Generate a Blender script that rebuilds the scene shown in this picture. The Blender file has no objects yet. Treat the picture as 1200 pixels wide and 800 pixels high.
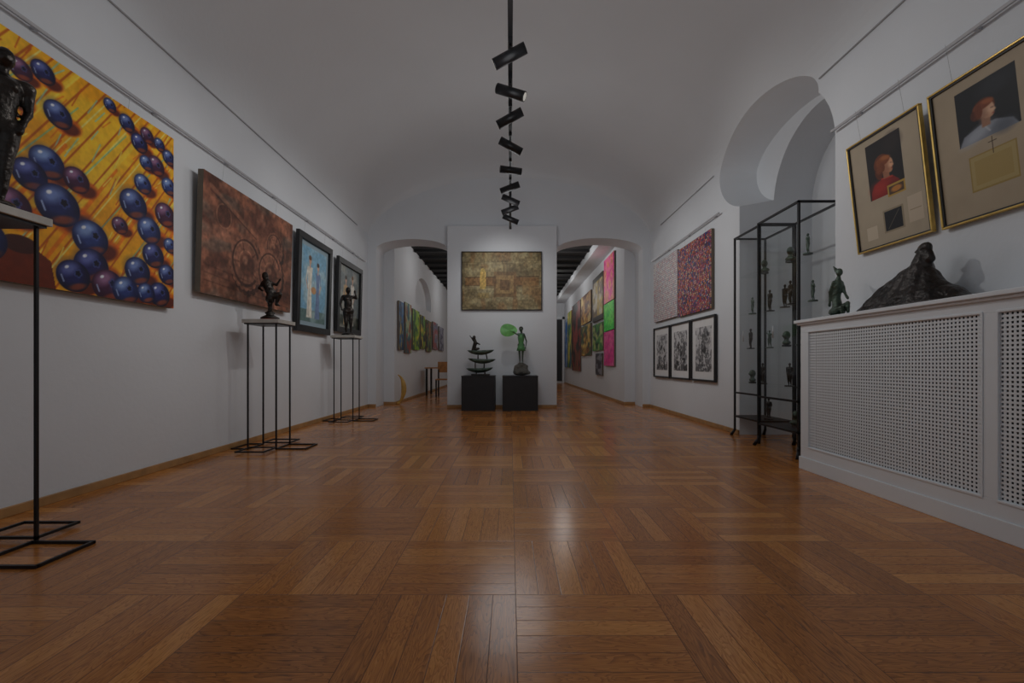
import bpy, bmesh, math, random
import numpy as np
from mathutils import Vector, Matrix, noise as mnoise
random.seed(7)
S=bpy.context.scene
COL=S.collection
S.view_settings.view_transform='Standard'

# ------------------------------------------------------------ materials
def mat(name, color, rough=0.6, metal=0.0, noise=0.0, nscale=8.0, bump=0.0, bscale=60.0, emit=None, coat=0.0, spec=0.5):
    m=bpy.data.materials.new(name); m.use_nodes=True
    nt=m.node_tree; b=nt.nodes['Principled BSDF']
    b.inputs['Roughness'].default_value=rough
    b.inputs['Metallic'].default_value=metal
    b.inputs['Specular IOR Level'].default_value=spec
    b.inputs['Coat Weight'].default_value=coat
    tc=nt.nodes.new('ShaderNodeTexCoord')
    n=nt.nodes.new('ShaderNodeTexNoise'); n.inputs['Scale'].default_value=nscale
    n.inputs['Detail'].default_value=4
    nt.links.new(tc.outputs['Object'],n.inputs['Vector'])
    r=nt.nodes.new('ShaderNodeValToRGB')
    c=Vector(color[:3])
    lo=c*(1-noise); hi=c*(1+noise)
    r.color_ramp.elements[0].position=.3; r.color_ramp.elements[1].position=.7
    r.color_ramp.elements[0].color=(*lo,1); r.color_ramp.elements[1].color=(*[min(1,v) for v in hi],1)
    nt.links.new(n.outputs['Fac'],r.inputs['Fac'])
    nt.links.new(r.outputs['Color'],b.inputs['Base Color'])
    if bump>0:
        n2=nt.nodes.new('ShaderNodeTexNoise'); n2.inputs['Scale'].default_value=bscale; n2.inputs['Detail'].default_value=5
        nt.links.new(tc.outputs['Object'],n2.inputs['Vector'])
        bp=nt.nodes.new('ShaderNodeBump'); bp.inputs['Strength'].default_value=bump; bp.inputs['Distance'].default_value=.02
        nt.links.new(n2.outputs['Fac'],bp.inputs['Height']); nt.links.new(bp.outputs['Normal'],b.inputs['Normal'])
    if emit:
        b.inputs['Emission Color'].default_value=(*emit[0],1); b.inputs['Emission Strength'].default_value=emit[1]
    return m

WALL=mat('plaster_white',(.72,.75,.785),.85,noise=.02,nscale=1.5,bump=.08,bscale=25)
VAULT=mat('plaster_vault',(.73,.755,.78),.85,noise=.02,nscale=1.0,bump=.08,bscale=20)
CABW=mat('lacquer_white',(.80,.84,.875),.4,noise=.015,nscale=3)
BASEB=mat('oak_baseboard',(.42,.23,.09),.4,noise=.2,nscale=10)
BLACK=mat('black_steel',(.012,.012,.014),.4,metal=.3,noise=.2)
BLACKM=mat('black_paint_matte',(.012,.012,.014),.5,noise=.2)
BLKCEIL=mat('black_ceiling',(.01,.01,.011),.9)
BRONZE=mat('dark_bronze',(.04,.034,.03),.3,metal=.75,noise=.5,nscale=9,bump=.5,bscale=22)
BRONZEG=mat('green_bronze',(.07,.10,.075),.38,metal=.5,noise=.5,nscale=14,bump=.5,bscale=40)
BRONZER=mat('rough_bronze',(.035,.030,.028),.33,metal=.6,noise=.6,nscale=8,bump=.9,bscale=22)
REDP=mat('red_patina',(.3,.03,.02),.5,noise=.3)
STONE=mat('grey_stone',(.12,.115,.1),.8,noise=.3,bump=.7,bscale=20)
LEAFM=mat('leaf_green',(.16,.46,.13),.5,noise=.25,nscale=10)
DRESSM=mat('dress_green',(.08,.25,.08),.5,noise=.25,nscale=15)
GOLD=mat('gold_leaf',(.62,.42,.12),.35,metal=.7,noise=.15,nscale=20)
MAT_WHITE=mat('white_mat',(.75,.75,.75),.8,noise=.02)
MAT_PALE=mat('pale_blue_mat',(.30,.40,.46),.8,noise=.04)
CANVAS=mat('raw_canvas',(.16,.13,.1),.8,noise=.1)
SLAB=mat('pale_slab',(.5,.48,.44),.5,noise=.12,nscale=14)
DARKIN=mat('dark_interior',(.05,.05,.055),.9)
STEEL=mat('aluminium_rail',(.5,.5,.52),.4,metal=.3)
GREYL=mat('grey_line',(.40,.40,.42),.6)
WOOD=mat('orange_wood',(.45,.2,.06),.4,noise=.25,nscale=12)
YELW=mat('yellow_wood',(.55,.32,.07),.4,noise=.2,nscale=12)
LENS=mat('lamp_lens',(.8,.8,.75),.3,emit=((1,.95,.85),.2))

def pmat(name,rough=.5):
    m=bpy.data.materials.new(name); m.use_nodes=True; nt=m.node_tree; b=nt.nodes['Principled BSDF']
    a=nt.nodes.new('ShaderNodeAttribute'); a.attribute_name='Col'
    nt.links.new(a.outputs['Color'],b.inputs['Base Color']); b.inputs['Roughness'].default_value=rough
    b.inputs['Specular IOR Level'].default_value=.3
    n2=nt.nodes.new('ShaderNodeTexNoise'); n2.inputs['Scale'].default_value=150
    tc=nt.nodes.new('ShaderNodeTexCoord'); nt.links.new(tc.outputs['Object'],n2.inputs['Vector'])
    bp=nt.nodes.new('ShaderNodeBump'); bp.inputs['Strength'].default_value=.1; bp.inputs['Distance'].default_value=.005
    nt.links.new(n2.outputs['Fac'],bp.inputs['Height']); nt.links.new(bp.outputs['Normal'],b.inputs['Normal'])
    return m
PAINT=pmat('oil_paint',.5)

def glassmat():
    m=bpy.data.materials.new('clear_glass'); m.use_nodes=True; nt=m.node_tree
    nt.nodes.remove(nt.nodes['Principled BSDF']); out=nt.nodes['Material Output']
    t=nt.nodes.new('ShaderNodeBsdfTransparent'); t.inputs[0].default_value=(.97,.985,.98,1)
    g=nt.nodes.new('ShaderNodeBsdfGlossy'); g.inputs['Roughness'].default_value=.03
    mx=nt.nodes.new('ShaderNodeMixShader'); mx.inputs[0].default_value=.06
    nt.links.new(t.outputs[0],mx.inputs[1]); nt.links.new(g.outputs[0],mx.inputs[2])
    nt.links.new(mx.outputs[0],out.inputs['Surface'])
    return m
GLASS=glassmat()

def floormat():
    m=bpy.data.materials.new('basket_parquet'); m.use_nodes=True; nt=m.node_tree; b=nt.nodes['Principled BSDF']
    L=nt.links.new
    def M(op,a,c=None,d=None):
        n=nt.nodes.new('ShaderNodeMath'); n.operation=op
        for i,v in enumerate((a,c,d)):
            if v is None: continue
            if isinstance(v,(int,float)): n.inputs[i].default_value=v
            else: L(v,n.inputs[i])
        return n.outputs[0]
    tc=nt.nodes.new('ShaderNodeTexCoord'); sp=nt.nodes.new('ShaderNodeSeparateXYZ'); L(tc.outputs['Object'],sp.inputs[0])
    T=.505; NP=6.0
    x=M('DIVIDE',M('SUBTRACT',sp.outputs[0],.02),T); y=M('DIVIDE',M('SUBTRACT',sp.outputs[1],1.675),T)
    i=M('FLOOR',x); j=M('FLOOR',y); fx=M('SUBTRACT',x,i); fy=M('SUBTRACT',y,j)
    par=M('FLOORED_MODULO',M('ADD',i,j),2.0)
    inv=M('SUBTRACT',1.0,par)
    across=M('ADD',M('MULTIPLY',fx,inv),M('MULTIPLY',fy,par))
    along=M('ADD',M('MULTIPLY',fy,inv),M('MULTIPLY',fx,par))
    a6=M('MULTIPLY',across,NP); p=M('FLOOR',a6); q=M('SUBTRACT',a6,p)
    cv=nt.nodes.new('ShaderNodeCombineXYZ'); L(i,cv.inputs[0]); L(j,cv.inputs[1]); L(p,cv.inputs[2])
    wn=nt.nodes.new('ShaderNodeTexWhiteNoise'); wn.noise_dimensions='3D'; L(cv.outputs[0],wn.inputs['Vector'])
    rnd=wn.outputs['Value']
    cv2=nt.nodes.new('ShaderNodeCombineXYZ'); L(i,cv2.inputs[0]); L(j,cv2.inputs[1]); cv2.inputs[2].default_value=77
    wn2=nt.nodes.new('ShaderNodeTexWhiteNoise'); L(cv2.outputs[0],wn2.inputs['Vector']); rt=wn2.outputs['Value']
    gv=nt.nodes.new('ShaderNodeCombineXYZ')
    L(M('ADD',M('MULTIPLY',a6,1.4),M('MULTIPLY',rnd,40)),gv.inputs[0]); L(M('ADD',M('MULTIPLY',along,1.5),M('MULTIPLY',rnd,23)),gv.inputs[1]); L(M('MULTIPLY',rnd,31),gv.inputs[2])
    gn=nt.nodes.new('ShaderNodeTexNoise'); gn.inputs['Scale'].default_value=1.0; gn.inputs['Detail'].default_value=3; gn.inputs['Distortion'].default_value=.4; L(gv.outputs[0],gn.inputs['Vector'])
    rings=M('FRACT',M('MULTIPLY',gn.outputs['Fac'],17.0))
    rings=M('POWER',rings,3.0)
    fv=nt.nodes.new('ShaderNodeCombineXYZ'); L(M('MULTIPLY',a6,24),fv.inputs[0]); L(M('MULTIPLY',along,5),fv.inputs[1]); L(M('MULTIPLY',rnd,31),fv.inputs[2])
    fn=nt.nodes.new('ShaderNodeTexNoise'); fn.inputs['Scale'].default_value=1.0; fn.inputs['Detail'].default_value=2; L(fv.outputs[0],fn.inputs['Vector'])
    tone=M('ADD',M('MULTIPLY',M('POWER',rnd,1.8),.28),M('MULTIPLY',rt,.18))
    tone=M('ADD',tone,M('MULTIPLY',fn.outputs['Fac'],.55))
    tone=M('SUBTRACT',M('ADD',tone,.09),M('MULTIPLY',rings,.32))
    r=nt.nodes.new('ShaderNodeValToRGB'); L(tone,r.inputs['Fac'])
    e=r.color_ramp.elements; e[0].position=0; e[0].color=(.15,.050,.012,1); e[1].position=1; e[1].color=(.90,.43,.12,1)
    k=e.new(.5); k.color=(.53,.195,.042,1)
    edge=M('MINIMUM',q,M('SUBTRACT',1.0,q)); edge=M('DIVIDE',edge,NP)
    e2=M('MINIMUM',along,M('SUBTRACT',1.0,along)); ed=M('MINIMUM',edge,e2)
    g=nt.nodes.new('ShaderNodeMapRange'); L(ed,g.inputs[0]); g.inputs[1].default_value=.0005; g.inputs[2].default_value=.004
    mx=nt.nodes.new('ShaderNodeMix'); mx.data_type='RGBA'; L(g.outputs[0],mx.inputs[0]); mx.inputs[6].default_value=(.08,.028,.009,1); L(r.outputs['Color'],mx.inputs[7])
    L(mx.outputs[2],b.inputs['Base Color'])
    b.inputs['Roughness'].default_value=.21
    b.inputs['Specular IOR Level'].default_value=.48
    wv=nt.nodes.new('ShaderNodeTexNoise'); wv.inputs['Scale'].default_value=7; L(tc.outputs['Object'],wv.inputs['Vector'])
    h=M('ADD',M('MULTIPLY',g.outputs[0],.12),M('ADD',M('MULTIPLY',wv.outputs['Fac'],.5),M('MULTIPLY',rnd,.06)))
    bp=nt.nodes.new('ShaderNodeBump'); bp.inputs['Strength'].default_value=.22; bp.inputs['Distance'].default_value=.008; L(h,bp.inputs['Height']); L(bp.outputs['Normal'],b.inputs['Normal'])
    return m
FLOORM=floormat()

# ------------------------------------------------------------ mesh builder
class MB:
    def __init__(s): s.bm=bmesh.new()
    def box(s,x0,x1,y0,y1,z0,z1):
        vs=[s.bm.verts.new(p) for p in [(x0,y0,z0),(x1,y0,z0),(x1,y1,z0),(x0,y1,z0),(x0,y0,z1),(x1,y0,z1),(x1,y1,z1),(x0,y1,z1)]]
        for f in [(0,3,2,1),(4,5,6,7),(0,1,5,4),(1,2,6,5),(2,3,7,6),(3,0,4,7)]: s.bm.faces.new([vs[k] for k in f])
        return s
    def quad(s,*ps):
        s.bm.faces.new([s.bm.verts.new(p) for p in ps]); return s
    def cyl(s,p,q,r,r2=None,n=12,cap=True):
        p=Vector(p);q=Vector(q);r2=r if r2 is None else r2
        d=(q-p); u=d.to_track_quat('Z','Y').to_matrix()
        a=[];b=[]
        for k in range(n):
            t=2*math.pi*k/n; v=u@Vector((math.cos(t),math.sin(t),0))
            a.append(s.bm.verts.new(p+v*r)); b.append(s.bm.verts.new(q+v*r2))
        for k in range(n):
            f=s.bm.faces.new([a[k],a[(k+1)%n],b[(k+1)%n],b[k]]); f.smooth=n>6
        if cap: s.bm.faces.new(a[::-1]); s.bm.faces.new(b)
        return s
    def sph(s,c,r,sc=(1,1,1),sub=2):
        M=Matrix.Translation(c)@Matrix.Diagonal((r*sc[0],r*sc[1],r*sc[2],1))
        res=bmesh.ops.create_icosphere(s.bm,subdivisions=sub,radius=1,matrix=M)
        for v in res['verts']:
            for f in v.link_faces: f.smooth=True
        return s
    def lathe(s,prof,c=(0,0,0),n=20):
        rings=[]
        for r,z in prof:
            rings.append([s.bm.verts.new((c[0]+r*math.cos(2*math.pi*k/n),c[1]+r*math.sin(2*math.pi*k/n),c[2]+z)) for k in range(n)])
        for a,b in zip(rings,rings[1:]):
            for k in range(n):
                f=s.bm.faces.new([a[k],a[(k+1)%n],b[(k+1)%n],b[k]]); f.smooth=True
        s.bm.faces.new(rings[0][::-1]); s.bm.faces.new(rings[-1]); return s
    def obj(s,name,m,parent=None,loc=(0,0,0),bevel=0,recalc=True):
        me=bpy.data.meshes.new(name)
        if recalc: bmesh.ops.recalc_face_normals(s.bm,faces=s.bm.faces[:])
        s.bm.to_mesh(me); s.bm.free(); me.materials.append(m)
        o=bpy.data.objects.new(name,me); COL.objects.link(o); o.location=loc
        if parent: o.parent=parent
        if bevel>0:
            bv=o.modifiers.new('bevel','BEVEL'); bv.width=bevel; bv.segments=2; bv.limit_method='ANGLE'
        return o
def empty(name,loc,label,cat,rot=(0,0,0),group=None):
    e=bpy.data.objects.new(name,None); e.empty_display_size=.1; COL.objects.link(e); e.location=loc; e.rotation_euler=rot
    tag(e,label,cat,group); return e
def tag(o,label,cat,group=None):
    o['label']=label; o['category']=cat
    if group: o['group']=group
def struct(o,label=None,cat=None):
    o['kind']='structure'; o['label']=label or o.name.replace('_',' '); o['category']=cat or o.name.split('_')[0]; return o
def bake(o):
    dg=bpy.context.evaluated_depsgraph_get(); dg.update()
    me=bpy.data.meshes.new_from_object(o.evaluated_get(dg))
    o.modifiers.clear(); o.data=me; return o
def cut(o,cutters):
    for c in cutters:
        b=o.modifiers.new('b','BOOLEAN'); b.operation='DIFFERENCE'; b.object=c; b.solver='EXACT'
    bpy.context.view_layer.update(); bake(o)
def blob(name,caps,m,parent=None,loc=(0,0,0),vox=.012,smooth=4,rough=0,rs=12,ridge=0):
    """caps: (p,q,r1,r2) tapered limbs or (c,r,(sx,sy,sz)) ellipsoids fused into one surface"""
    b=MB()
    for c in caps:
        if len(c)==3: b.sph(c[0],c[1],c[2],3)
        else:
            p,q,r1,r2=Vector(c[0]),Vector(c[1]),c[2],c[3]
            n=max(2,int((q-p).length/(min(r1,r2)*.5))+1); n=min(n,16)
            for k in range(n+1):
                t=k/n; b.sph(p.lerp(q,t),r1+(r2-r1)*t,(1,1,1),2)
    o=b.obj(name,m,None,(0,0,0))
    r=o.modifiers.new('r','REMESH'); r.mode='VOXEL'; r.voxel_size=vox; r.use_smooth_shade=True
    s=o.modifiers.new('s','SMOOTH'); s.iterations=smooth; s.factor=.5
    bpy.context.view_layer.update(); bake(o)
    for v in o.data.vertices:
        if rough:
            n=mnoise.fractal(v.co*rs,1.0,2.0,3); v.co+=v.normal*n*rough
        if ridge and v.co.z<.30:
            an=math.atan2(v.co.y+.1,.45-v.co.z); n=math.sin(an*30+mnoise.noise(v.co*5)*2)
            v.co+=v.normal*n*ridge*min(1,(.31-v.co.z)*8)
        if loc[2]==0 and v.co.z<.001: v.co.z=.001
    for pl in o.data.polygons: pl.use_smooth=True
    if not o.data.materials: o.data.materials.append(m)
    o.location=loc
    if parent: o.parent=parent
    return o

# ------------------------------------------------------------ room shell
XL,XR,YE=-2.80,2.75,8.95
fl=MB(); fl.box(-6,6,-3,21,-.1,0); floor=struct(fl.obj('floor',FLOORM),'glossy oak basket-weave parquet floor')
wl=MB().box(-4.2,XL,-3,YE,0,5.4).obj('wall_left',WALL); struct(wl,'smooth white plaster wall with hanging rail')
wr=MB().box(XR,4.2,-3,YE,0,5.4).obj('wall_right',WALL); struct(wr,'white plaster wall with deep arched niche')
bm=bmesh.new(); n=64; cx=(XL+XR)/2; a=(XR-XL)/2; Z0,B=3.4,1.47
RC=.9
yst=[(-3,0.0),(YE-RC,0.0)]
for k in range(1,11):
    ph=math.pi/2*k/10; yst.append((YE-RC+RC*math.sin(ph),.36*(1-math.cos(ph))))
inner=[]
for (yy,dl) in yst:
    row=[]
    for k in range(n+1):
        t=math.pi*k/n; row.append(bm.verts.new((cx+(a-dl*.9*math.sin(t))*math.cos(t),yy,Z0+(B-dl)*math.sin(t))))
    inner.append(row)
topA=[bm.verts.new((cx+a*math.cos(math.pi*k/n),-3,5.4)) for k in range(n+1)]
topB=[bm.verts.new((cx+a*math.cos(math.pi*k/n),YE,5.4)) for k in range(n+1)]
for r0,r1 in zip(inner,inner[1:]):
    for k in range(n):
        f=bm.faces.new([r0[k],r1[k],r1[k+1],r0[k+1]]); f.smooth=True
for k in range(n):
    bm.faces.new([topA[k],topA[k+1],topB[k+1],topB[k]])
    bm.faces.new([inner[0][k],inner[0][k+1],topA[k+1],topA[k]])
    bm.faces.new([inner[-1][k],topB[k],topB[k+1],inner[-1][k+1]])
bm.faces.new([topA[0],topB[0]]+[r[0] for r in inner[::-1]])
bm.faces.new([topB[n],topA[n]]+[r[n] for r in inner])
mb=MB(); mb.bm.free(); mb.bm=bm; ceil=mb.obj('ceiling',VAULT); struct(ceil,'white plastered barrel vault ceiling')
def prism(pts,x0,x1,axis='X',pts2=None):
    bm=bmesh.new()
    P=(lambda u,z,d:(d,u,z)) if axis=='X' else (lambda u,z,d:(u,d,z))
    A=[bm.verts.new(P(u,z,x0)) for u,z in pts]; Bv=[bm.verts.new(P(u,z,x1)) for u,z in (pts2 or pts)]
    for k in range(len(pts)):
        j=(k+1)%len(pts); f=bm.faces.new([A[k],A[j],Bv[j],Bv[k]]); f.smooth=False
    bm.faces.new(A[::-1]); bm.faces.new(Bv)
    m=MB(); m.bm.free(); m.bm=bm; return m.obj('cutter',WALL)
def archcut(y0,y1,spring,x0,x1,rise=None,axis='X',nn=48):
    r=(y1-y0)/2; c=(y0+y1)/2; rise=r if rise is None else rise
    pts=[(y0,-.2),(y1,-.2)]+[(c+r*math.cos(math.pi*k/nn),spring+rise*math.sin(math.pi*k/nn)) for k in range(nn+1)]
    return prism(pts,x0,x1,axis)
def ell(cy,cz,ry,up,dn):
    return [(cy+ry*math.cos(2*math.pi*k/96),cz+(up if math.sin(2*math.pi*k/96)>0 else dn)*math.sin(2*math.pi*k/96)) for k in range(96)]
# splayed upper lunette: wider toward the room, narrowing into the wall
c1=prism(ell(5.10,3.32,1.17,.56,.76),1.9,3.16,pts2=ell(4.98,3.26,.86,.36,.54))
c2=archcut(3.85,5.46,2.74,2.1,3.62,rise=.78)
cut(wr,[c1,c2]); cut(ceil,[c1])
ceil.data.set_sharp_from_angle(angle=math.radians(35))
we=MB().box(-4.2,4.2,YE,9.5,0,5.4).obj('wall_end',WALL); struct(we,'white end wall with two wide low-arched passages')
c3=archcut(-2.64,-1.22,3.10,8.5,9.9,rise=.20,axis='Y'); c4=archcut(.90,2.60,3.08,8.5,9.9,rise=.24,axis='Y')
cut(we,[c3,c4])
struct(MB().box(-1.22,.90,8.80,YE,0,3.52).obj('wall_pier',WALL,bevel=.01),'projecting white central pier wall')
# passage
wcl=MB().box(-4.2,-2.42,9.5,20,0,3.7).obj('wall_passage_left',WALL); struct(wcl,'white passage wall with shallow arched niche')
c6=archcut(11.6,13.9,2.6,-2.56,-2.2,rise=.6)
for v in c6.data.vertices:
    if v.co.z<0: v.co.z=2.4
cut(wcl,[c6])
struct(MB().box(2.38,4.2,9.5,20,0,3.7).obj('wall_passage_right',WALL),'white passage wall hung with paintings')
struct(MB().box(1.98,2.38,9.5,20,3.5,3.7).obj('trim_1',WALL),'white plaster bulkhead along the passage')
struct(MB().box(-4.2,4.2,20,20.2,0,3.9).obj('wall_far',WALL),'white far wall')
cb=MB().box(-4.2,4.2,9.5,20.2,3.7,3.9)
for k in range(14): cb.box(-2.4,1.96,9.9+k*.72,10.0+k*.72,3.64,3.7)
struct(cb.obj('ceiling_passage',BLKCEIL),'black passage ceiling with beams')
for c in (c1,c2,c3,c4,c6): bpy.data.objects.remove(c)
dm=MB(); dm.box(1.45,1.55,19.93,20,0,2.9).box(2.28,2.37,19.93,20,0,2.9).box(1.45,2.37,19.93,20,2.8,2.9)
dr=struct(dm.obj('door_1',CABW),'white framed glazed double door')
MB().box(1.56,2.27,19.95,19.99,.1,2.78).obj('door_glass',DARKIN,dr)
MB().box(1.9,1.94,19.92,19.96,.05,2.8).obj('door_stile',CABW,dr)
def bb(name,*bx):
    b=MB(); b.box(*bx); struct(b.obj(name,BASEB,bevel=.004),'narrow oak baseboard')
bb('baseboard_left',XL,XL+.018,-3,YE-.001,0,.055)
bb('baseboard_right',XR-.018,XR,5.46,YE-.001,0,.055)
bb('baseboard_end_left',XL+.02,-2.64,YE-.018,YE,0,.055)
bb('baseboard_pier',-1.22,.90,8.782,8.80,0,.055)
bb('baseboard_end_right',2.60,XR-.02,YE-.018,YE,0,.055)
bb('baseboard_reveal_right',2.362,2.38,9.5,20,0,.055)
bb('baseboard_reveal_left',-2.42,-2.402,9.5,20,0,.055)
bb('baseboard_return_left',-2.64,-2.42,9.482,9.5,0,.055)
bb('baseboard_return_right',2.38,2.60,9.482,9.5,0,.055)
def rail(name,x,sgn):
    b=MB()
    for (y0,y1) in ([(-2,8.7)] if sgn>0 else [(-2,3.84),(5.9,8.7)]):
        b.box(min(x+sgn*.035,x+sgn*.05),max(x+sgn*.035,x+sgn*.05),y0,y1,2.795,2.815)
        k=y0+.15
        while k<y1: 
            b.box(min(x,x+sgn*.036),max(x,x+sgn*.036),k,k+.02,2.795,2.815); k+=.9
    struct(b.obj(name,STEEL),'slim aluminium picture hanging rail')
rail('trim_2',XL,1); rail('trim_3',XR,-1)
def cable(name,x,segs,z):
    b=MB()
    for y0,y1 in segs: b.cyl((x,y0,z),(x,y1,z),.007,n=8)
    struct(b.obj(name,GREYL),'thin grey conduit along the vault springing')
cable('trim_4',XL+.008,[(-2,8.3)],3.38); cable('trim_5',XR-.008,[(-2,4.04),(6.14,8.3)],3.38)

# ------------------------------------------------------------ picture painting toolkit
def vnoise(nx,ny,cells,seed,octv=3):
    rs=np.random.RandomState(seed); out=np.zeros((ny,nx)); amp=1; tot=0
    cxs,cys=cells
    for o in range(octv):
        gx,gy=int(cxs)+2,int(cys)+2
        g=rs.rand(gy,gx); X=np.linspace(0,gx-1.001,nx); Y=np.linspace(0,gy-1.001,ny)
        xi=X.astype(int); yi=Y.astype(int); fx=X-xi; fy=(Y-yi)[:,None]; fx=fx*fx*(3-2*fx); fy=fy*fy*(3-2*fy)
        v=(g[yi][:,xi]*(1-fx)+g[yi][:,xi+1]*fx)*(1-fy)+(g[yi+1][:,xi]*(1-fx)+g[yi+1][:,xi+1]*fx)*fy
        out+=amp*v; tot+=amp; amp*=.5; cxs*=2; cys*=2
    return out/tot
class Cv:
    def __init__(s,w,h,nx,base):
        s.w,s.h=w,h; s.nx=nx; s.ny=max(2,int(nx*h/w)); 
        s.U,s.V=np.meshgrid(np.linspace(0,w,s.nx),np.linspace(0,h,s.ny))
        s.c=np.zeros((s.ny,s.nx,3)); s.c[:]=np.array(base)/255.; s.e=w/nx
    def blend(s,m,col):
        m=np.clip(m,0,1)[...,None]; s.c=s.c*(1-m)+m*(np.array(col)/255.)
    def ell(s,cx,cy,rx,ry,col,rot=0,op=1,soft=None):
        c,sn=math.cos(rot),math.sin(rot); dx,dy=s.U-cx,s.V-cy
        d=np.sqrt(((dx*c+dy*sn)/rx)**2+((-dx*sn+dy*c)/ry)**2)
        sf=(soft if soft else s.e*1.0/min(rx,ry))
        s.blend(op*np.clip((1-d)/sf+.5,0,1),col)
    def line(s,p,q,w,col,op=1):
        p=np.array(p,float);q=np.array(q,float);d=q-p;L=max(1e-9,(d**2).sum())
        t=np.clip(((s.U-p[0])*d[0]+(s.V-p[1])*d[1])/L,0,1)
        D=np.hypot(s.U-p[0]-t*d[0],s.V-p[1]-t*d[1]); s.blend(op*np.clip((w/2-D)/s.e+.5,0,1),col)
    def arc(s,cx,cy,r,w,col,op=1,ry=1.0,a0=None,a1=None):
        D=np.abs(np.hypot(s.U-cx,(s.V-cy)/ry)-r); m=np.clip((w/2-D)/s.e+.5,0,1)
        if a0 is not None:
            an=np.mod(np.arctan2(s.V-cy,s.U-cx)-a0,2*math.pi); m=m*(an<(a1-a0))
        s.blend(op*m,col)
    def crown(s,cx,cy,r,col,ph,op=1,n=5,dep=.28):
        an=np.arctan2(s.V-cy,s.U-cx)+ph; R=r*((1-dep)+dep*np.abs(np.cos(an*n/2))**.5); D=np.hypot(s.U-cx,s.V-cy)
        s.blend(op*np.clip((R-D)/s.e+.5,0,1),col)
    def rect(s,x0,y0,x1,y1,col,op=1):
        s.blend(op*((s.U>=x0)&(s.U<=x1)&(s.V>=y0)&(s.V<=y1)).astype(float),col)
    def poly(s,pts,col,op=1):
        ins=np.zeros(s.U.shape,bool); n=len(pts)
        for k in range(n):
            x1,y1=pts[k]; x2,y2=pts[(k+1)%n]
            if y1==y2: continue
            c=((y1>s.V)!=(y2>s.V))&(s.U<(x2-x1)*(s.V-y1)/(y2-y1)+x1); ins^=c
        s.blend(op*ins.astype(float),col)
    def blur(s,x0,y0,x1,y1,n=2):
        m=((s.U>x0)&(s.U<x1)&(s.V>y0)&(s.V<y1))[...,None]
        for _ in range(n):
            p=np.pad(s.c,((1,1),(1,1),(0,0)),'edge')
            b=(p[:-2,1:-1]+p[2:,1:-1]+p[1:-1,:-2]+p[1:-1,2:]+2*p[1:-1,1:-1])/6
            s.c=np.where(m,b,s.c)
    def noise(s,cells,seed,amt,octv=3):
        n=vnoise(s.nx,s.ny,cells,seed,octv)-.5; s.c=np.clip(s.c*(1+amt*2*n[...,None]),0,1)
    def nmix(s,cells,seed,lo,hi,col,op=1,octv=3):
        n=vnoise(s.nx,s.ny,cells,seed,octv); s.blend(op*np.clip((n-lo)/(hi-lo),0,1),col)
def picmesh(name,cv,parent,yoff,z0,x0):
    nx,ny=cv.nx,cv.ny
    co=np.zeros((ny*nx,3)); co[:,0]=cv.U.ravel()+x0; co[:,1]=yoff; co[:,2]=cv.V.ravel()+z0
    idx=np.arange(nx*ny).reshape(ny,nx)
    f=np.stack([idx[:-1,:-1],idx[:-1,1:],idx[1:,1:],idx[1:,:-1]],-1).reshape(-1,4)
    me=bpy.data.meshes.new(name); me.from_pydata(co.tolist(),[],f.tolist())
    at=me.color_attributes.new('Col','FLOAT_COLOR','POINT')
    c=np.clip(cv.c,0,1); lin=np.where(c<=.04045,c/12.92,((c+.055)/1.055)**2.4)
    rgba=np.ones((ny*nx,4),np.float32); rgba[:,:3]=lin.reshape(-1,3); at.data.foreach_set('color',rgba.ravel())
    me.materials.append(PAINT); o=bpy.data.objects.new(name,me); COL.objects.link(o); o.parent=parent; return o
ROT={'L':math.pi/2,'R':-math.pi/2,'E':0}
def place(side,a,b,off):
    m=(a+b)/2
    return {'L':(XL+off,m),'R':(XR-off,m),'E':(m,YE-off)}[side]
def painting(name,side,a,b,z0,z1,cvf,label,cat='painting',off=.012,tilt=0,depth=.035,frame=None,fw=.0,mat_m=None,mw=0,wires=True,group=None,wallx=None,nx=120,ztop=2.8,inner=None):
    w=abs(b-a); h=z1-z0; x,y=place(side,a,b,off)
    if wallx is not None: x=wallx
    e=empty(name,(x,y,z0),label,cat,(tilt,0,ROT[side]),group)
    if frame:
        f=MB(); f.box(-w/2,w/2,-depth,0,0,fw).box(-w/2,w/2,-depth,0,h-fw,h).box(-w/2,-w/2+fw,-depth,0,fw,h-fw).box(w/2-fw,w/2,-depth,0,fw,h-fw)
        f.obj('frame',frame,e,bevel=.004)
        if inner:
            g=fw; t=.009
            f=MB(); f.box(-w/2+g,w/2-g,-depth*.8,-.006,g,g+t).box(-w/2+g,w/2-g,-depth*.8,-.006,h-g-t,h-g).box(-w/2+g,-w/2+g+t,-depth*.8,-.006,g+t,h-g-t).box(w/2-g-t,w/2-g,-depth*.8,-.006,g+t,h-g-t)
            f.obj('frame_lip',inner,e)
        bd=MB(); bd.box(-w/2+fw*.9,w/2-fw*.9,-.010,-.002,fw*.9,h-fw*.9); bd.obj('backing_board' if not mat_m else 'mat_board',mat_m or CANVAS,e)
        iw,ih=w-2*fw-2*mw,h-2*fw-2*mw
        cv=cvf(iw,ih,nx); picmesh('picture',cv,e,-.0125,fw+mw,-iw/2)
    else:
        MB().box(-w/2,w/2,-depth,0,0,h).obj('stretched_canvas',CANVAS,e)
        cv=cvf(w,h,nx); picmesh('picture',cv,e,-depth-.0008,0,-w/2)
    if wires:
        L=ztop-z0
        if L>h:
            for sx in (-w*.3,w*.3): MB().cyl((sx,-.004,h-.02),(sx,-.022,L),.0010,n=5).obj('hanging_wire',GREYL,e)
    return e

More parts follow.
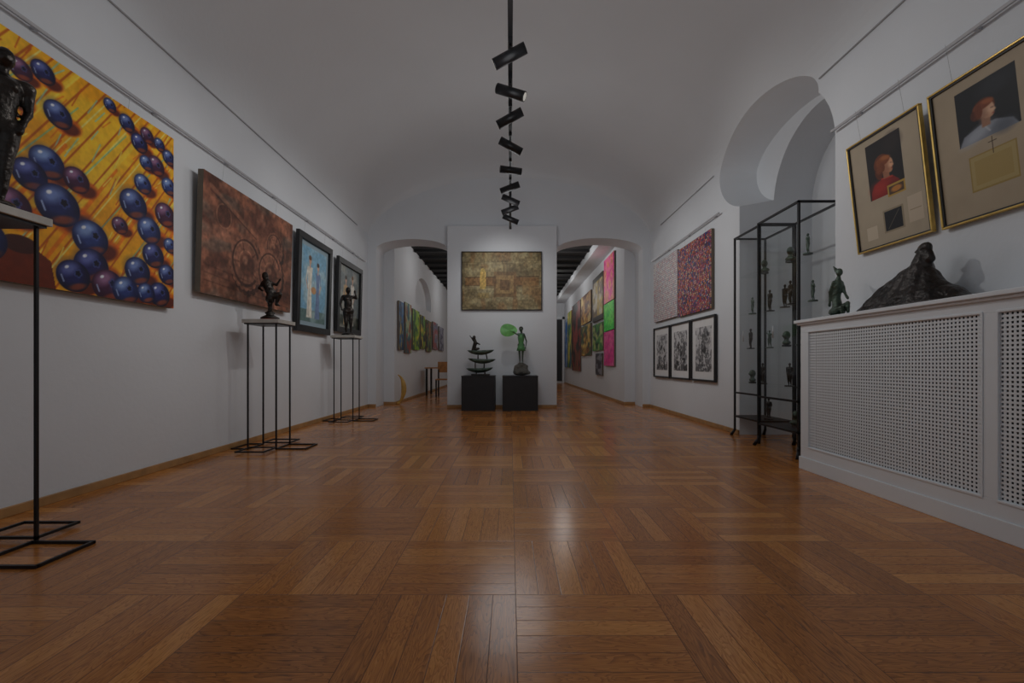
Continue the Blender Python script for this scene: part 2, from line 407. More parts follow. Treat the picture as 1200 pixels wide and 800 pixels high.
# --- artworks
def art_berries(w,h,nx):
    c=Cv(w,h,nx,(240,166,20)); 
    c.nmix((5,4),3,.45,.65,(252,204,46),.8)
    for k in range(30):
        x=-1.0+k*.12
        c.line((x,0),(x+.95,h),.012,(186,84,14),.85)
        if k%2==0: c.line((x+.05,.05),(x+1.0,h),.009,(244,234,134),.85)
        if k%3==0: c.line((x+.07,.3),(x+.75,h*.85),.008,(110,190,160),.75)
        if k%3==1: c.line((x+.02,.1),(x+.55,h*.65),.024,(236,120,14),.85)
        if k%5==2: c.line((x+.05,.4),(x+.75,h),.03,(252,212,60),.8)
    rs=np.random.RandomState(4)
    for k in range(110):
        x=rs.rand()*w; z=rs.rand()*h; c.line((x,z),(x+.04+rs.rand()*.05,z+.06+rs.rand()*.1),.008,[(248,228,100),(205,90,14),(150,205,175),(232,124,20)][k%4],.85)
    Y0=1.70; Zb=1.30
    bs=[(2.763,2.36,.08),(2.698,2.04,.095),(2.60,1.93,.09),(2.88,2.01,.08),(2.763,1.81,.125),(2.978,1.67,.115),(2.985,1.49,.112),(3.108,1.38,.11),(3.316,2.01,.108),(3.40,2.19,.072),(3.368,2.48,.068),(3.527,2.38,.075),(3.657,2.50,.06),(3.46,1.86,.10),(3.50,1.68,.094),(3.62,2.03,.094),(3.353,1.53,.102),(3.25,1.37,.10),(3.561,1.39,.094),(3.20,1.82,.06),(3.258,2.57,.06),(3.657,2.27,.068),(2.674,2.56,.065),(3.44,2.57,.058),(3.56,2.56,.05),(3.43,2.36,.055),(2.3,2.3,.1),(2.1,1.8,.12),(1.95,2.4,.09),(2.35,1.5,.12),(2.5,2.35,.07),(2.55,2.5,.06),(3.12,2.62,.045),(3.67,1.80,.06),(2.86,1.40,.10),(2.50,1.72,.10),(3.64,1.56,.08),(3.43,1.38,.075)]
    for (Y,Z,r) in bs:
        x=Y-Y0; z=Z-Zb
        c.ell(x+r*.8,z-r*.5,r*1.15,r*.7,(206,90,12),.3,.85,.3); c.ell(x+r*.95,z-r*.6,r*.8,r*.46,(80,26,20),.3,.85,.4)
    c.poly([(.7,0),(1.05,0),(1.02,.16),(.85,.26),(.66,.2)],(110,40,14)); c.ell(.85,.22,.10,.05,(64,26,20))
    for k,(Y,Z,r) in enumerate(bs):
        x=Y-Y0; z=Z-Zb; rx=r*1.12
        base=[(12,11,38),(14,14,46),(11,10,32),(38,12,32)][k%4]
        c.ell(x,z,rx,r,base)
        c.ell(x-r*.10,z+r*.14,rx*.84,r*.80,[(46,58,124),(52,74,146),(38,40,110),(80,38,74)][k%4],0,.75,.9)
        c.ell(x-r*.28,z+r*.42,rx*.52,r*.34,[(136,162,220),(152,182,232),(116,130,198),(170,126,164)][k%4],.5,.8,1.1)
        c.ell(x+r*.28,z-r*.62,rx*.52,r*.20,(190,88,40),.3,.6,.7)
        cxx,czz=x+r*.30,z+r*.22
        c.crown(cxx,czz,r*.30,(70,86,150),k,.7,5,.45); c.crown(cxx,czz,r*.19,(12,12,36),k,1,5,.45)
        c.line((x-rx*.70,z-r*.05),(x-rx*.56,z-r*.42),r*.09,(176,196,236),.8)
        c.ell(x-r*.44,z+r*.50,rx*.13,r*.09,(240,245,252),.5,.95,.5)
    c.noise((60,40),9,.10); return c
def art_brown(w,h,nx):
    c=Cv(w,h,nx,(138,88,66)); c.nmix((5,4),11,.40,.66,(88,52,40),.85); c.nmix((9,5),12,.5,.7,(168,116,92),.6); c.nmix((4,6),14,.55,.7,(96,92,84),.45)
    for (x,z,r,nt_) in ((1.22,.68,.19,14),(.68,.40,.29,22),(1.14,.38,.28,20)):
        c.crown(x+.03,z-.03,r*1.04,(48,28,22),0,.75,nt_,.10); c.crown(x,z,r*.98,(146,96,74),.1,.85,nt_,.09)
        c.arc(x,z,r*.78,.03,(62,34,26),.8,1,.4,5.6); c.arc(x-.008,z+.010,r*.70,.014,(196,142,112),.6,1,.6,3.4)
        c.ell(x+.02,z-.02,r*.44,r*.42,(84,48,36),0,.8,.25); c.arc(x,z,r*.44,.014,(186,132,102),.55,1,.9,3.6)
        c.ell(x-.02,z+.03,r*.16,r*.15,(172,122,96),0,.7,.6)
        for q in range(5):
            an=q*1.256+x; c.line((x+math.cos(an)*r*.45,z+math.sin(an)*r*.45),(x+math.cos(an)*r*.72,z+math.sin(an)*r*.72),.018,(72,40,30),.6)
    c.ell(.30,.76,.12,.12,(70,40,30),0,.6,.3); c.arc(.30,.76,.11,.014,(170,120,92),.6)
    for k in range(3): c.line((.05,.12+k*.07),(1.6,.05+k*.06),.010,(74,42,30),.5)
    c.line((.1,.98),(.85,.72),.04,(164,112,86),.5); c.line((.1,.94),(.85,.69),.012,(60,32,26),.7)
    c.noise((40,30),5,.35); c.noise((14,10),16,.25); return c
def tall(c,x,z,s,col,hair,arm=1,skin=(206,164,136)):
    c.poly([(x-.085*s,z),(x+.095*s,z),(x+.07*s,z+.30*s),(x+.055*s,z+.52*s),(x+.085*s,z+.74*s),(x-.085*s,z+.74*s),(x-.055*s,z+.52*s),(x-.065*s,z+.30*s)],col)
    c.rect(x-.018*s,z+.72*s,x+.018*s,z+.80*s,skin); c.ell(x,z+.84*s,.04*s,.058*s,skin); c.ell(x-.006*s,z+.875*s,.048*s,.035*s,hair)
    c.line((x+.08*s*arm,z+.71*s),(x+.12*s*arm,z+.54*s),.03*s,col); c.line((x+.12*s*arm,z+.54*s),(x+.06*s*arm,z+.42*s),.026*s,skin)
    c.line((x-.02*s,z+.02*s),(x-.01*s,z+.48*s),.012*s,tuple(int(v*.7) for v in col),.7); c.line((x+.04*s,z+.02*s),(x+.02*s,z+.4*s),.010*s,tuple(min(255,int(v*1.15)) for v in col),.6)
def art_fig1(w,h,nx):
    c=Cv(w,h,nx,(120,168,196)); c.rect(0,0,w,h*.16,(96,122,120)); c.nmix((3,5),21,.45,.7,(176,200,206),.7)
    tall(c,w*.34,h*.06,h*.92,(226,222,208),(96,60,34),-1); tall(c,w*.66,h*.06,h*.86,(110,132,168),(60,40,30),1)
    c.ell(w*.5,h*.44,w*.10,h*.05,(196,140,86),0,.9); c.noise((20,30),6,.14); c.blur(0,0,w,h,1); return c
def art_fig2(w,h,nx):
    c=Cv(w,h,nx,(112,122,124)); c.rect(0,0,w,h*.2,(52,60,52)); c.nmix((3,5),23,.45,.7,(176,174,160),.7)
    tall(c,w*.34,h*.05,h*.88,(196,160,112),(60,40,30),-1); tall(c,w*.66,h*.05,h*.93,(228,222,210),(110,70,40),1)
    c.noise((20,30),6,.16); c.blur(0,0,w,h,1); return c
def art_center(w,h,nx):
    c=Cv(w,h,nx,(144,128,92)); c.nmix((7,5),31,.42,.65,(106,92,64),.9); c.nmix((4,8),32,.5,.7,(170,158,120),.8); c.nmix((14,3),33,.55,.7,(126,88,54),.5)
    c.rect(w*.04,h*.42,w*.97,h*.56,(132,92,54),.7); c.line((w*.04,h*.56),(w*.97,h*.58),.018,(78,56,36),.8); c.line((w*.04,h*.42),(w*.97,h*.41),.014,(84,60,38),.7)
    c.rect(w*.40,h*.22,w*.68,h*.66,(116,86,54),.7); c.rect(w*.43,h*.28,w*.65,h*.60,(168,140,92),.6); c.rect(w*.48,h*.34,w*.60,h*.52,(98,70,44),.7)
    c.rect(w*.225,h*.36,w*.30,h*.66,(206,172,92),.85); c.ell(w*.262,h*.68,.045,.05,(214,184,104),0,.9); c.rect(w*.20,h*.2,w*.34,h*.30,(160,135,80),.5)
    c.rect(w*.76,h*.26,w*.92,h*.50,(150,120,78),.6); c.line((w*.3,h*.66),(w*.3,h*.98),.010,(190,170,110),.7)
    for k in range(8): c.line((w*.38+k*.11,h*.66),(w*.38+k*.11,h*.80),.008,(72,52,32),.6)
    c.line((0,h*.8),(w,h*.84),.012,(166,152,112),.6); c.noise((50,30),8,.32); return c
def mosaic(cols,seed,cell=.05):
    def f(w,h,nx):
        c=Cv(w,h,nx,cols[0]); rs=np.random.RandomState(seed); X=(c.U/cell).astype(int); Y=(c.V/cell*1.15).astype(int)
        g=rs.randint(0,len(cols),(200,200)); g2=rs.rand(200,200,2)
        A=np.array(cols)/255.; lx=(c.U/cell)%1-.5; ly=(c.V/cell*1.15)%1-.5
        bg=A[g[(Y*3+7)%200,X%200]]*.7; fgm=(np.abs(lx+ (g2[Y%200,X%200,0]-.5)*.3)+np.abs(ly)<.45)[...,None]
        c.c=np.where(fgm,A[g[Y%200,X%200]],bg); c.noise((50,50),seed,.12); return c
    return f
def art_ink(seed):
    def f(w,h,nx):
        c=Cv(w,h,nx,(196,196,198)); rs=np.random.RandomState(seed)
        c.rect(0,0,w,h*.16,(70,70,72)); c.nmix((6,8),seed,.48,.56,(104,104,108),.8)
        for k in range(26):
            x=w*(.2+.6*rs.rand()); z=h*(.08+.75*rs.rand()); g=int(30+110*rs.rand())
            c.ell(x,z,w*(.05+.08*rs.rand()),h*(.03+.07*rs.rand()),(g,g,g+2),rs.rand()*3,.85)
        for k in range(8):
            x=w*(.15+.7*rs.rand()); c.line((x,h*.05),(x+(rs.rand()-.5)*.1,h*(.4+.5*rs.rand())),.010,(34,34,36),.9)
        c.nmix((16,20),seed+5,.58,.64,(214,214,214),.8); return c
    return f
def portraitA(w,h,nx):
    c=Cv(w,h,nx,(176,162,140)); X=lambda u:u*w; Z=lambda v:v*h
    c.noise((5,6),2,.04)
    c.rect(X(.25),Z(.43),X(.74),Z(.93),(30,26,28)); c.ell(X(.62),Z(.85),X(.12),Z(.08),(50,42,42),0,.6,.8)
    k=.84; u0,v0=.49,.43
    x=lambda u:(u0+(u-u0)*k)*w; z=lambda v:(v0+(v-.42)*k)*h; rx=lambda r:r*k*w; rz=lambda r:r*k*h
    c.ell(x(.45),z(.755),rx(.13),rz(.10),(108,52,26),.3); c.ell(x(.39),z(.67),rx(.06),rz(.07),(92,42,22),.3)
    c.poly([(x(.22),z(.42)),(x(.74),z(.42)),(x(.71),z(.52)),(x(.61),z(.59)),(x(.47),z(.61)),(x(.30),z(.57)),(x(.24),z(.50))],(132,26,20))
    c.ell(x(.38),z(.52),rx(.14),rz(.07),(176,46,34),0,.7,1.1); c.ell(x(.62),z(.47),rx(.10),rz(.05),(84,18,18),0,.7,1.0); c.line((x(.43),z(.60)),(x(.60),z(.585)),.010,(190,60,42))
    c.poly([(x(.46),z(.59)),(x(.565),z(.59)),(x(.555),z(.70)),(x(.46),z(.71))],(160,106,78))
    c.ell(x(.555),z(.715),rx(.078),rz(.072),(206,154,118),-.35); c.poly([(x(.60),z(.742)),(x(.648),z(.695)),(x(.63),z(.685)),(x(.60),z(.69))],(206,154,118))
    c.ell(x(.575),z(.66),rx(.046),rz(.03),(184,130,98),-.3); c.ell(x(.51),z(.69),rx(.055),rz(.06),(150,98,72),0,.75,1.1); c.ell(x(.60),z(.705),rx(.035),rz(.03),(226,176,140),0,.7,1.1)
    c.ell(x(.475),z(.78),rx(.12),rz(.05),(128,66,32),.05); c.ell(x(.52),z(.80),rx(.08),rz(.022),(176,106,56),-.2,.8,.7); c.ell(x(.46),z(.72),rx(.04),rz(.05),(112,54,26),.2); c.ell(x(.40),z(.70),rx(.045),rz(.045),(120,60,30),0,.9)
    for t in range(5): c.line((x(.37+t*.03),z(.81)),(x(.36+t*.02),z(.68)),.003,(160,92,48),.5)
    c.line((x(.594),z(.725)),(x(.618),z(.720)),.004,(90,54,38)); c.ell(x(.612),z(.668),rx(.016),rz(.006),(156,66,54))
    c.blur(X(.26),Z(.44),X(.73),Z(.92),3)
    c.rect(X(.50),Z(.40),X(.74),Z(.50),(180,144,62)); c.rect(X(.52),Z(.415),X(.72),Z(.485),(80,58,38)); c.ell(X(.62),Z(.45),X(.07),Z(.025),(190,124,54),0,1,.5)
    c.rect(X(.40),Z(.10),X(.68),Z(.30),(150,136,112)); c.rect(X(.42),Z(.115),X(.66),Z(.285),(28,28,34)); c.line((X(.46),Z(.13)),(X(.62),Z(.27)),.006,(90,80,70))
    c.rect(X(.14),Z(.08),X(.30),Z(.20),(198,184,162)); c.rect(X(.74),Z(.12),X(.92),Z(.34),(194,178,156)); c.rect(X(.76),Z(.22),X(.9),Z(.225),(150,130,105)); return c
def portraitB(w,h,nx):
    c=Cv(w,h,nx,(172,156,132)); X=lambda u:u*w; Z=lambda v:v*h
    c.noise((5,6),3,.04)
    c.rect(X(.20),Z(.52),X(.66),Z(.91),(24,26,32)); c.ell(X(.5),Z(.84),X(.12),Z(.06),(46,50,58),0,.6,.8)
    k=.84; u0,v0=.42,.52
    x=lambda u:(u0+(u-.43)*k)*w; z=lambda v:(v0+(v-.52)*k)*h; rx=lambda r:r*k*w; rz=lambda r:r*k*h
    c.ell(x(.42),z(.76),rx(.105),rz(.08),(92,44,26)); c.ell(x(.35),z(.735),rx(.055),rz(.05),(82,38,24))
    c.poly([(x(.17),z(.52)),(x(.70),z(.52)),(x(.66),z(.58)),(x(.52),z(.63)),(x(.38),z(.64)),(x(.22),z(.60))],(124,130,140))
    c.ell(x(.34),z(.575),rx(.14),rz(.05),(172,178,188),.4,.75,1.1); c.ell(x(.58),z(.55),rx(.09),rz(.05),(86,92,104),0,.7,1.1); c.line((x(.40),z(.635)),(x(.46),z(.56)),.006,(190,194,200))
    c.poly([(x(.395),z(.61)),(x(.47),z(.61)),(x(.475),z(.70)),(x(.395),z(.71))],(158,116,92))
    c.ell(x(.455),z(.73),rx(.062),rz(.062),(210,168,138),-.15); c.ell(x(.475),z(.69),rx(.036),rz(.026),(194,148,118)); c.poly([(x(.50),z(.745)),(x(.532),z(.712)),(x(.51),z(.70))],(210,168,138))
    c.ell(x(.41),z(.71),rx(.038),rz(.06),(150,108,86),0,.75,1.1); c.ell(x(.49),z(.715),rx(.026),rz(.026),(228,188,158),0,.7,1.1)
    c.ell(x(.42),z(.79),rx(.095),rz(.035),(122,62,34),.1); c.ell(x(.375),z(.75),rx(.035),rz(.055),(108,52,28)); c.ell(x(.46),z(.80),rx(.055),rz(.018),(160,90,52),-.3,.9,.6)
    for t in range(4): c.line((x(.34+t*.025),z(.80)),(x(.33+t*.015),z(.70)),.003,(150,82,46),.5)
    c.line((x(.485),z(.735)),(x(.507),z(.732)),.004,(84,54,44)); c.ell(x(.503),z(.687),rx(.014),rz(.005),(156,78,66))
    c.blur(X(.21),Z(.525),X(.65),Z(.90),3)
    c.rect(X(.26),Z(.18),X(.62),Z(.43),(156,132,72)); c.rect(X(.272),Z(.19),X(.608),Z(.42),(174,154,102)); c.rect(X(.30),Z(.22),X(.58),Z(.39),(166,142,84),.8)
    c.line((X(.45),Z(.40)),(X(.45),Z(.51)),.004,(60,45,30)); c.line((X(.42),Z(.48)),(X(.48),Z(.48)),.004,(60,45,30))
    c.rect(X(.76),Z(.2),X(.95),Z(.5),(180,144,80)); c.rect(X(.79),Z(.24),X(.92),Z(.46),(90,60,40)); return c
def blocks(cols,seed=1,bands=None):
    def f(w,h,nx):
        c=Cv(w,h,nx,cols[0])
        for k,col in enumerate(cols[1:]): c.nmix((3+k,4+k),seed*7+k,.45,.6,col,.9)
        if bands:
            for (a,b,col) in bands: c.rect(0,a*h,w,b*h,col)
        c.noise((20,20),seed,.2); return c
    return f

painting('unframed_painting','L',1.70,3.71,1.30,2.68,art_berries,'large unframed canvas of blueberries scattered on yellow planks',nx=420,off=.015,depth=.04)
painting('unframed_painting','L',3.99,5.62,1.48,2.56,art_brown,'unframed copper-brown relief painting with gear-like circles',nx=210,off=.03,depth=.05,tilt=.03)
painting('framed_painting','L',5.82,6.91,1.28,2.58,art_fig1,'black-framed painting of tall standing figures, pale blue mat',nx=120,off=.02,frame=BLACKM,fw=.085,mat_m=MAT_PALE,mw=.06,tilt=.03,depth=.05)
painting('framed_painting','L',7.18,8.33,1.36,2.56,art_fig2,'black-framed painting of light figures on grey ground',nx=120,off=.02,frame=BLACKM,fw=.09,tilt=.03,depth=.05)
painting('unframed_painting','E',-.94,.61,1.88,3.01,art_center,'golden-brown abstract painting with horizontal band on central pier',nx=200,off=.16,depth=.04,frame=BLACKM,fw=.014,wires=False)
painting('unframed_painting','R',6.12,7.34,1.60,2.67,mosaic([(190,40,50),(130,30,50),(40,60,150),(215,140,150),(50,24,50),(215,120,50),(30,70,120),(190,60,90),(220,190,160)],5,.034),'dense red and blue mosaic-pattern canvas',nx=210,off=.012)
painting('unframed_painting','R',7.36,8.57,1.62,2.70,mosaic([(240,230,228),(232,205,206),(222,222,230),(240,234,228),(222,170,178),(205,200,212),(238,226,224)],6,.04),'pale pink and white mosaic-pattern canvas',nx=150,off=.012)
for (p,q,s) in ((7.75,8.60,1),(6.87,7.71,2),(6.02,6.83,3)):
    painting('framed_drawing','R',p,q,.60,1.51,art_ink(s*13),'black-framed monochrome ink drawing with white mat','drawing',off=.015,frame=BLACKM,fw=.028,mat_m=MAT_WHITE,mw=.11,wires=False,group='black-framed ink drawings in a row',nx=70)
tA=.115
painting('framed_portrait','R',2.92,3.55,1.70,2.53,portraitA,'gold and black framed portrait of red-dressed woman, beige mat','portrait',off=.012,frame=GOLD,fw=.012,tilt=tA,nx=260,depth=.03,inner=BLACKM,ztop=2.76)
painting('framed_portrait','R',2.13,2.86,1.69,2.53,portraitB,'gold-framed portrait of woman in pale blouse, beige mat','portrait',off=.012,frame=GOLD,fw=.013,tilt=tA,nx=280,depth=.03,inner=BLACKM,ztop=2.76)
P=[(10.25,11.35,.80,1.62,blocks([(240,70,155),(250,110,170)],1),'pink canvas below green one'),
(10.25,11.35,1.64,2.30,blocks([(70,220,80),(120,240,90)],9),'neon green canvas between pink ones'),
(10.25,11.35,2.32,3.40,blocks([(240,70,155),(255,130,170),(240,150,120)],10),'pink and coral canvas above green one'),
(11.5,12.9,2.0,3.2,blocks([(200,170,70),(90,60,40),(220,210,190)],2,[(0,.1,(40,30,20)),(.9,1,(40,30,20))]),'gold and dark square canvas'),
(11.5,12.9,1.2,1.92,blocks([(70,140,60),(30,60,40),(190,200,120)],3),'green landscape canvas'),
(11.6,12.5,.55,1.12,blocks([(60,60,70),(150,150,160)],4),'small grey dark canvas'),
(13.2,15.0,2.1,3.0,blocks([(185,130,50),(90,45,25),(230,200,120)],5),'golden brown canvas'),
(13.2,15.0,1.1,2.04,blocks([(215,180,90),(120,70,30),(60,80,60)],25),'ochre canvas with dark patches'),
(15.2,17.2,.6,3.0,blocks([(50,38,32),(140,90,60),(160,60,50)],6),'tall dark brown canvas'),
(17.4,18.5,.7,2.9,blocks([(110,150,70),(50,90,120),(220,200,90)],7),'green and blue canvas'),
(18.6,19.6,.7,2.7,blocks([(70,120,190),(190,200,210)],8),'blue canvas')]
for (p,q,z0,z1,f,l) in P:
    painting('unframed_painting','R',p,q,z0,z1,f,l+' on passage wall',wallx=2.37,wires=False,nx=50)
P=[(9.72,10.15,1.15,2.2,blocks([(60,110,160),(200,170,90),(30,50,80)],11),'blue and ochre canvas'),(10.3,10.95,1.1,2.25,blocks([(50,100,110),(190,200,150),(160,70,50)],12),'teal and red canvas'),
(11.1,11.9,1.2,2.2,blocks([(150,195,50),(225,210,60),(50,90,50)],13),'bright green and yellow canvas'),(12.05,12.7,1.25,2.15,blocks([(220,200,60),(90,150,60),(40,40,50)],17),'yellow and green canvas'),(12.9,13.7,1.2,2.1,blocks([(50,55,60),(170,120,70),(120,140,80)],14),'dark multicoloured canvas'),(14.0,14.9,1.3,2.15,blocks([(130,130,150),(200,190,190),(170,90,90)],15),'pale grey and red canvas'),(15.2,16.2,1.3,2.1,blocks([(160,160,175),(90,90,110)],16),'grey canvas')]
for (p,q,z0,z1,f,l) in P:
    painting('unframed_painting','L',p,q,z0,z1,f,l+' on passage wall',wallx=-2.41,wires=False,nx=50)

# ------------------------------------------------------------ steel display stands
def stand(x,y,h,label):
    e=empty('display_stand',(x,y,0),label,'display stand',group='wire display stands')
    w=.14; r=.0065
    for sx,sy in ((-1,-1),(1,-1),(-1,1),(1,1)):
        MB().box(sx*w-r,sx*w+r,sy*w-r,sy*w+r,.0,h-.05).obj('leg',BLACK,e)
    def loop(x0,x1,y0,y1,z):
        MB().box(x0-r,x1+r,y0-r,y0+r,z,z+.013).box(x0-r,x1+r,y1-r,y1+r,z,z+.013).box(x0-r,x0+r,y0,y1,z,z+.013).box(x1-r,x1+r,y0,y1,z,z+.013).obj('floor_loop',BLACK,e)
    loop(w,w+.29,-w,w-.02,.001); loop(-w,w,w,w+.21,.0145); loop(-w-.16,-w,-w,w,.001); loop(-w+.02,w,-w-.24,-w,.0145)
    MB().box(-.165,.165,-.165,.165,h-.05,h-.038).obj('top_frame',BLACK,e)
    MB().box(-.18,.18,-.18,.18,h-.038,h).obj('top_slab',SLAB,e,bevel=.003)
    return e
stand(-2.40,2.03,1.55,'tall black steel stand carrying large bronze nude')
stand(-2.46,4.65,1.29,'black steel wire stand below brown relief painting')
stand(-2.46,6.85,1.27,'black steel wire stand below framed figure paintings')

# ------------------------------------------------------------ sculptures
def human(H,armL=(-.22,0,.48),armR=(.22,0,.48),handL=None,handR=None,footL=(-.05,0,.02),footR=(.06,-.02,.02),lean=0,headoff=(0,0),slim=1.0,kneeL=None,kneeR=None):
    h=H; V=lambda x,y,z:(x*h,y*h,z*h)
    s=slim
    hipc=(0,0,.52); ch=(lean,0,.74); nk=(lean*1.15,0,.84); hd=(lean*1.2+headoff[0],headoff[1],.925)
    caps=[(V(*hd),.058*h,(.85,.95,1.2)),(V(*nk),V(*hd),.028*h*s,.03*h*s),(V(*hipc),V(*ch),.075*h*s,.085*h*s),(V(0,0,.60),V(lean*.5,0,.64),.062*h*s,.062*h*s),
      (V(ch[0]-.09*s,0,.79),V(ch[0]+.09*s,0,.79),.038*h,.038*h),(V(-.045,0,.50),V(.045,0,.50),.07*h*s,.07*h*s),(V(hd[0],hd[1]-.05,hd[2]-.005),.013*h,(1,1,1.3)),
      (V(ch[0]-.04,-.05,.745),.036*h,(1,1,1)),(V(ch[0]+.04,-.05,.745),.036*h,(1,1,1))]
    for sx,ft,kn in ((-1,footL,kneeL),(1,footR,kneeR)):
        k=kn or ((ft[0]+sx*.05)/2,-.02,.27)
        caps+=[(V(sx*.05,0,.49),V(*k),.062*h*s,.038*h*s),(V(*k),V(ft[0],ft[1]+.01,ft[2]+.03),.038*h*s,.022*h*s),(V(ft[0],ft[1],ft[2]),V(ft[0],ft[1]-.07,ft[2]-.004),.02*h,.015*h)]
    for sx,el,ha in ((-1,armL,handL),(1,armR,handR)):
        hx=ha or (el[0]*.9,el[1]-.10,el[2]-.02)
        eb=((ch[0]+sx*.11*s+hx[0])/2+sx*.03,(hx[1])/2+.03,(.78+hx[2])/2) if ha is None else el
        caps+=[(V(ch[0]+sx*.11*s,0,.785),V(*eb),.03*h*s,.024*h*s),(V(*eb),V(*hx),.024*h*s,.016*h*s),(V(*hx),.022*h,(1,.8,1.3))]
    return caps
e=empty('bronze_sculpture',(-2.35,2.06,1.55),'tall dark bronze nude figure on steel stand','sculpture',(0,.03,.9))
blob('figure',human(.76,handL=(-.10,-.03,.50),armL=(-.135,.02,.64),handR=(.10,-.05,.50),armR=(.135,.02,.64),lean=.02,slim=1.05,footL=(-.03,0,.05),footR=(.035,-.03,.05)),BRONZE,e,vox=.007,smooth=4,rough=.004,rs=14)
blob('plinth_base',[((-.01,-.02,.02),.09,(1.0,.9,.25)),((.01,0,.03),.07,(1,1,.3))],BRONZE,e,vox=.009)
e=empty('bronze_sculpture',(-2.46,4.66,1.29),'dark bronze dancing figure with raised leg on red base','sculpture',(0,0,.3))
blob('dancer',[((0,0,.10),(0,0,.22),.018,.03),((0,0,.22),(.01,0,.28),.045,.045),((.01,0,.28),(-.03,0,.38),.045,.05),((-.03,0,.38),(-.035,0,.43),.02,.02),((-.045,0,.455),.034,(.9,.9,1.2)),
 ((-.06,0,.39),(-.10,.0,.33),.018,.013),((-.10,0,.33),(-.06,-.04,.30),.013,.012),((.0,0,.39),(.06,0,.37),.018,.013),((.06,0,.37),(.095,0,.43),.013,.010),
 ((.02,0,.25),(.09,-.02,.27),.036,.026),((.09,-.02,.27),(.06,0,.17),.026,.016),((.06,0,.17),(.09,-.01,.155),.014,.01)],BRONZE,e,vox=.006,smooth=2,rough=.005,rs=25)
MB().lathe([(.085,.014),(.09,.03),(.06,.045),(.035,.06),(.05,.08),(.02,.10)]).obj('pedestal',BRONZE,e)
MB().lathe([(.10,0),(.10,.012),(.085,.014)]).obj('red_base',REDP,e)
e=empty('bronze_sculpture',(-2.44,6.85,1.27),'slender dark bronze figure on steel wire stand','sculpture',(0,0,.5))
blob('figure',human(.74,handL=(-.13,-.05,.52),armL=(-.15,.0,.64),handR=(.12,-.05,.90),armR=(.16,-.03,.76),slim=1.0,footL=(-.04,0,.05),footR=(.05,-.03,.05)),BRONZE,e,vox=.009,smooth=3,rough=.006)
MB().lathe([(.09,0),(.10,.02),(.08,.035)]).obj('round_base',BRONZE,e)

def plinth(x0,x1,l):
    e=empty('black_plinth',((x0+x1)/2,8.47,0),l,'plinth',group='low black plinths'); w=(x1-x0)/2
    MB().box(-w,w,-.28,.28,0,.612).obj('plinth_body',BLACKM,e,bevel=.003); MB().box(-w-.004,w+.004,-.284,.284,.612,.63).obj('plinth_top',BLACKM,e,bevel=.002)
plinth(-.88,-.28,'matte black box plinth under stacked boats sculpture'); plinth(-.14,.50,'matte black box plinth under girl sculpture')
e=empty('boat_sculpture',(-.55,8.45,.63),'bronze sculpture of stacked spindle boats with perched figure','sculpture')
MB().box(-.17,.17,-.09,.09,0,.03).obj('base_plate',BRONZE,e,bevel=.004)
def boat(cx,cz,L,rot,r=.058):
    b=MB(); n=14; m=12
    rings=[]
    for k in range(n+1):
        t=-1+2*k/n; rr=r*math.sqrt(max(0,1-abs(t)**2.0))**1.3+.002
        x=cx+t*L/2*math.cos(rot); z=cz+t*L/2*math.sin(rot)+.03*t*t
        rings.append([b.bm.verts.new((x,rr*1.2*math.cos(2*math.pi*q/m),z+min(rr*math.sin(2*math.pi*q/m),rr*.45))) for q in range(m)])
    for A,B_ in zip(rings,rings[1:]):
        for q in range(m):
            f=b.bm.faces.new([A[q],A[(q+1)%m],B_[(q+1)%m],B_[q]]); f.smooth=True
    b.bm.faces.new(rings[0]); b.bm.faces.new(rings[-1][::-1]); return b
boat(-.02,.11,.50,.03).obj('boat',BRONZEG,e); boat(.02,.28,.52,-.03).obj('boat',BRONZEG,e); boat(0,.44,.50,.02).obj('boat',BRONZEG,e)
for p,q in (((-.08,0,.03),(-.08,0,.1)),((.08,0,.03),(.08,0,.1)),((-.10,0,.12),(-.10,0,.27)),((.06,0,.12),(.07,0,.27)),((-.05,0,.3),(-.05,0,.42)),((.12,0,.3),(.1,0,.42))): MB().cyl(p,q,.011).obj('post',BRONZE,e)
blob('perched_figure',[((-.14,0,.47),(-.10,0,.60),.035,.04),((-.10,0,.60),(-.11,0,.68),.038,.02),((-.12,0,.71),.03,(1,1,1.2)),((-.10,0,.62),(-.02,0,.58),.018,.014),((-.14,0,.48),(-.04,0,.50),.032,.022),((-.13,0,.64),(-.20,0,.74),.015,.01)],BRONZE,e,vox=.008,smooth=2)
e=empty('girl_sculpture',(.20,8.45,.63),'bronze girl in green dress holding large leaf on rock','sculpture')
blob('rock_base',[((0,0,.07),.13,(1.15,.9,.55)),((-.05,0,.13),.09,(1,.9,.8)),((.05,.02,.14),.09,(.9,.9,.9)),((0,0,.2),.06,(1.1,1,.7)),((.1,0,.05),.07,(1,1,.6))],STONE,e,vox=.012,smooth=1,rough=.015)
g=blob('girl',human(.68,handL=(-.2,-.05,.86),armL=(-.17,-.03,.82),handR=(.12,.04,.42),armR=(.15,.03,.60),slim=.8,footL=(-.035,0,.02),footR=(.04,-.02,.02)),BRONZEG,e,(0,0,.225),vox=.008,smooth=2)
MB().lathe([(.085,.46),(.07,.52),(.045,.60),(.06,.68),(.064,.73),(.045,.765)],n=24).obj('dress',DRESSM,e)
blob('hair',[((0,.012,.87),.042,(1,1,1.05)),((0,.05,.86),(.02,.08,.76),.025,.014)],BRONZE,e,vox=.007,smooth=1)
bm=bmesh.new(); ctr=bm.verts.new((0,-.01,0)); pts=[]
for k in range(40):
    t=2*math.pi*k/40
    pts.append(bm.verts.new((.15*math.cos(t)*(1.0+.12*(math.cos(t)<0)),.012*math.sin(3*t),.115*math.sin(t)*(1-.25*math.cos(t)))))
for k in range(40): bm.faces.new([ctr,pts[k],pts[(k+1)%40]])
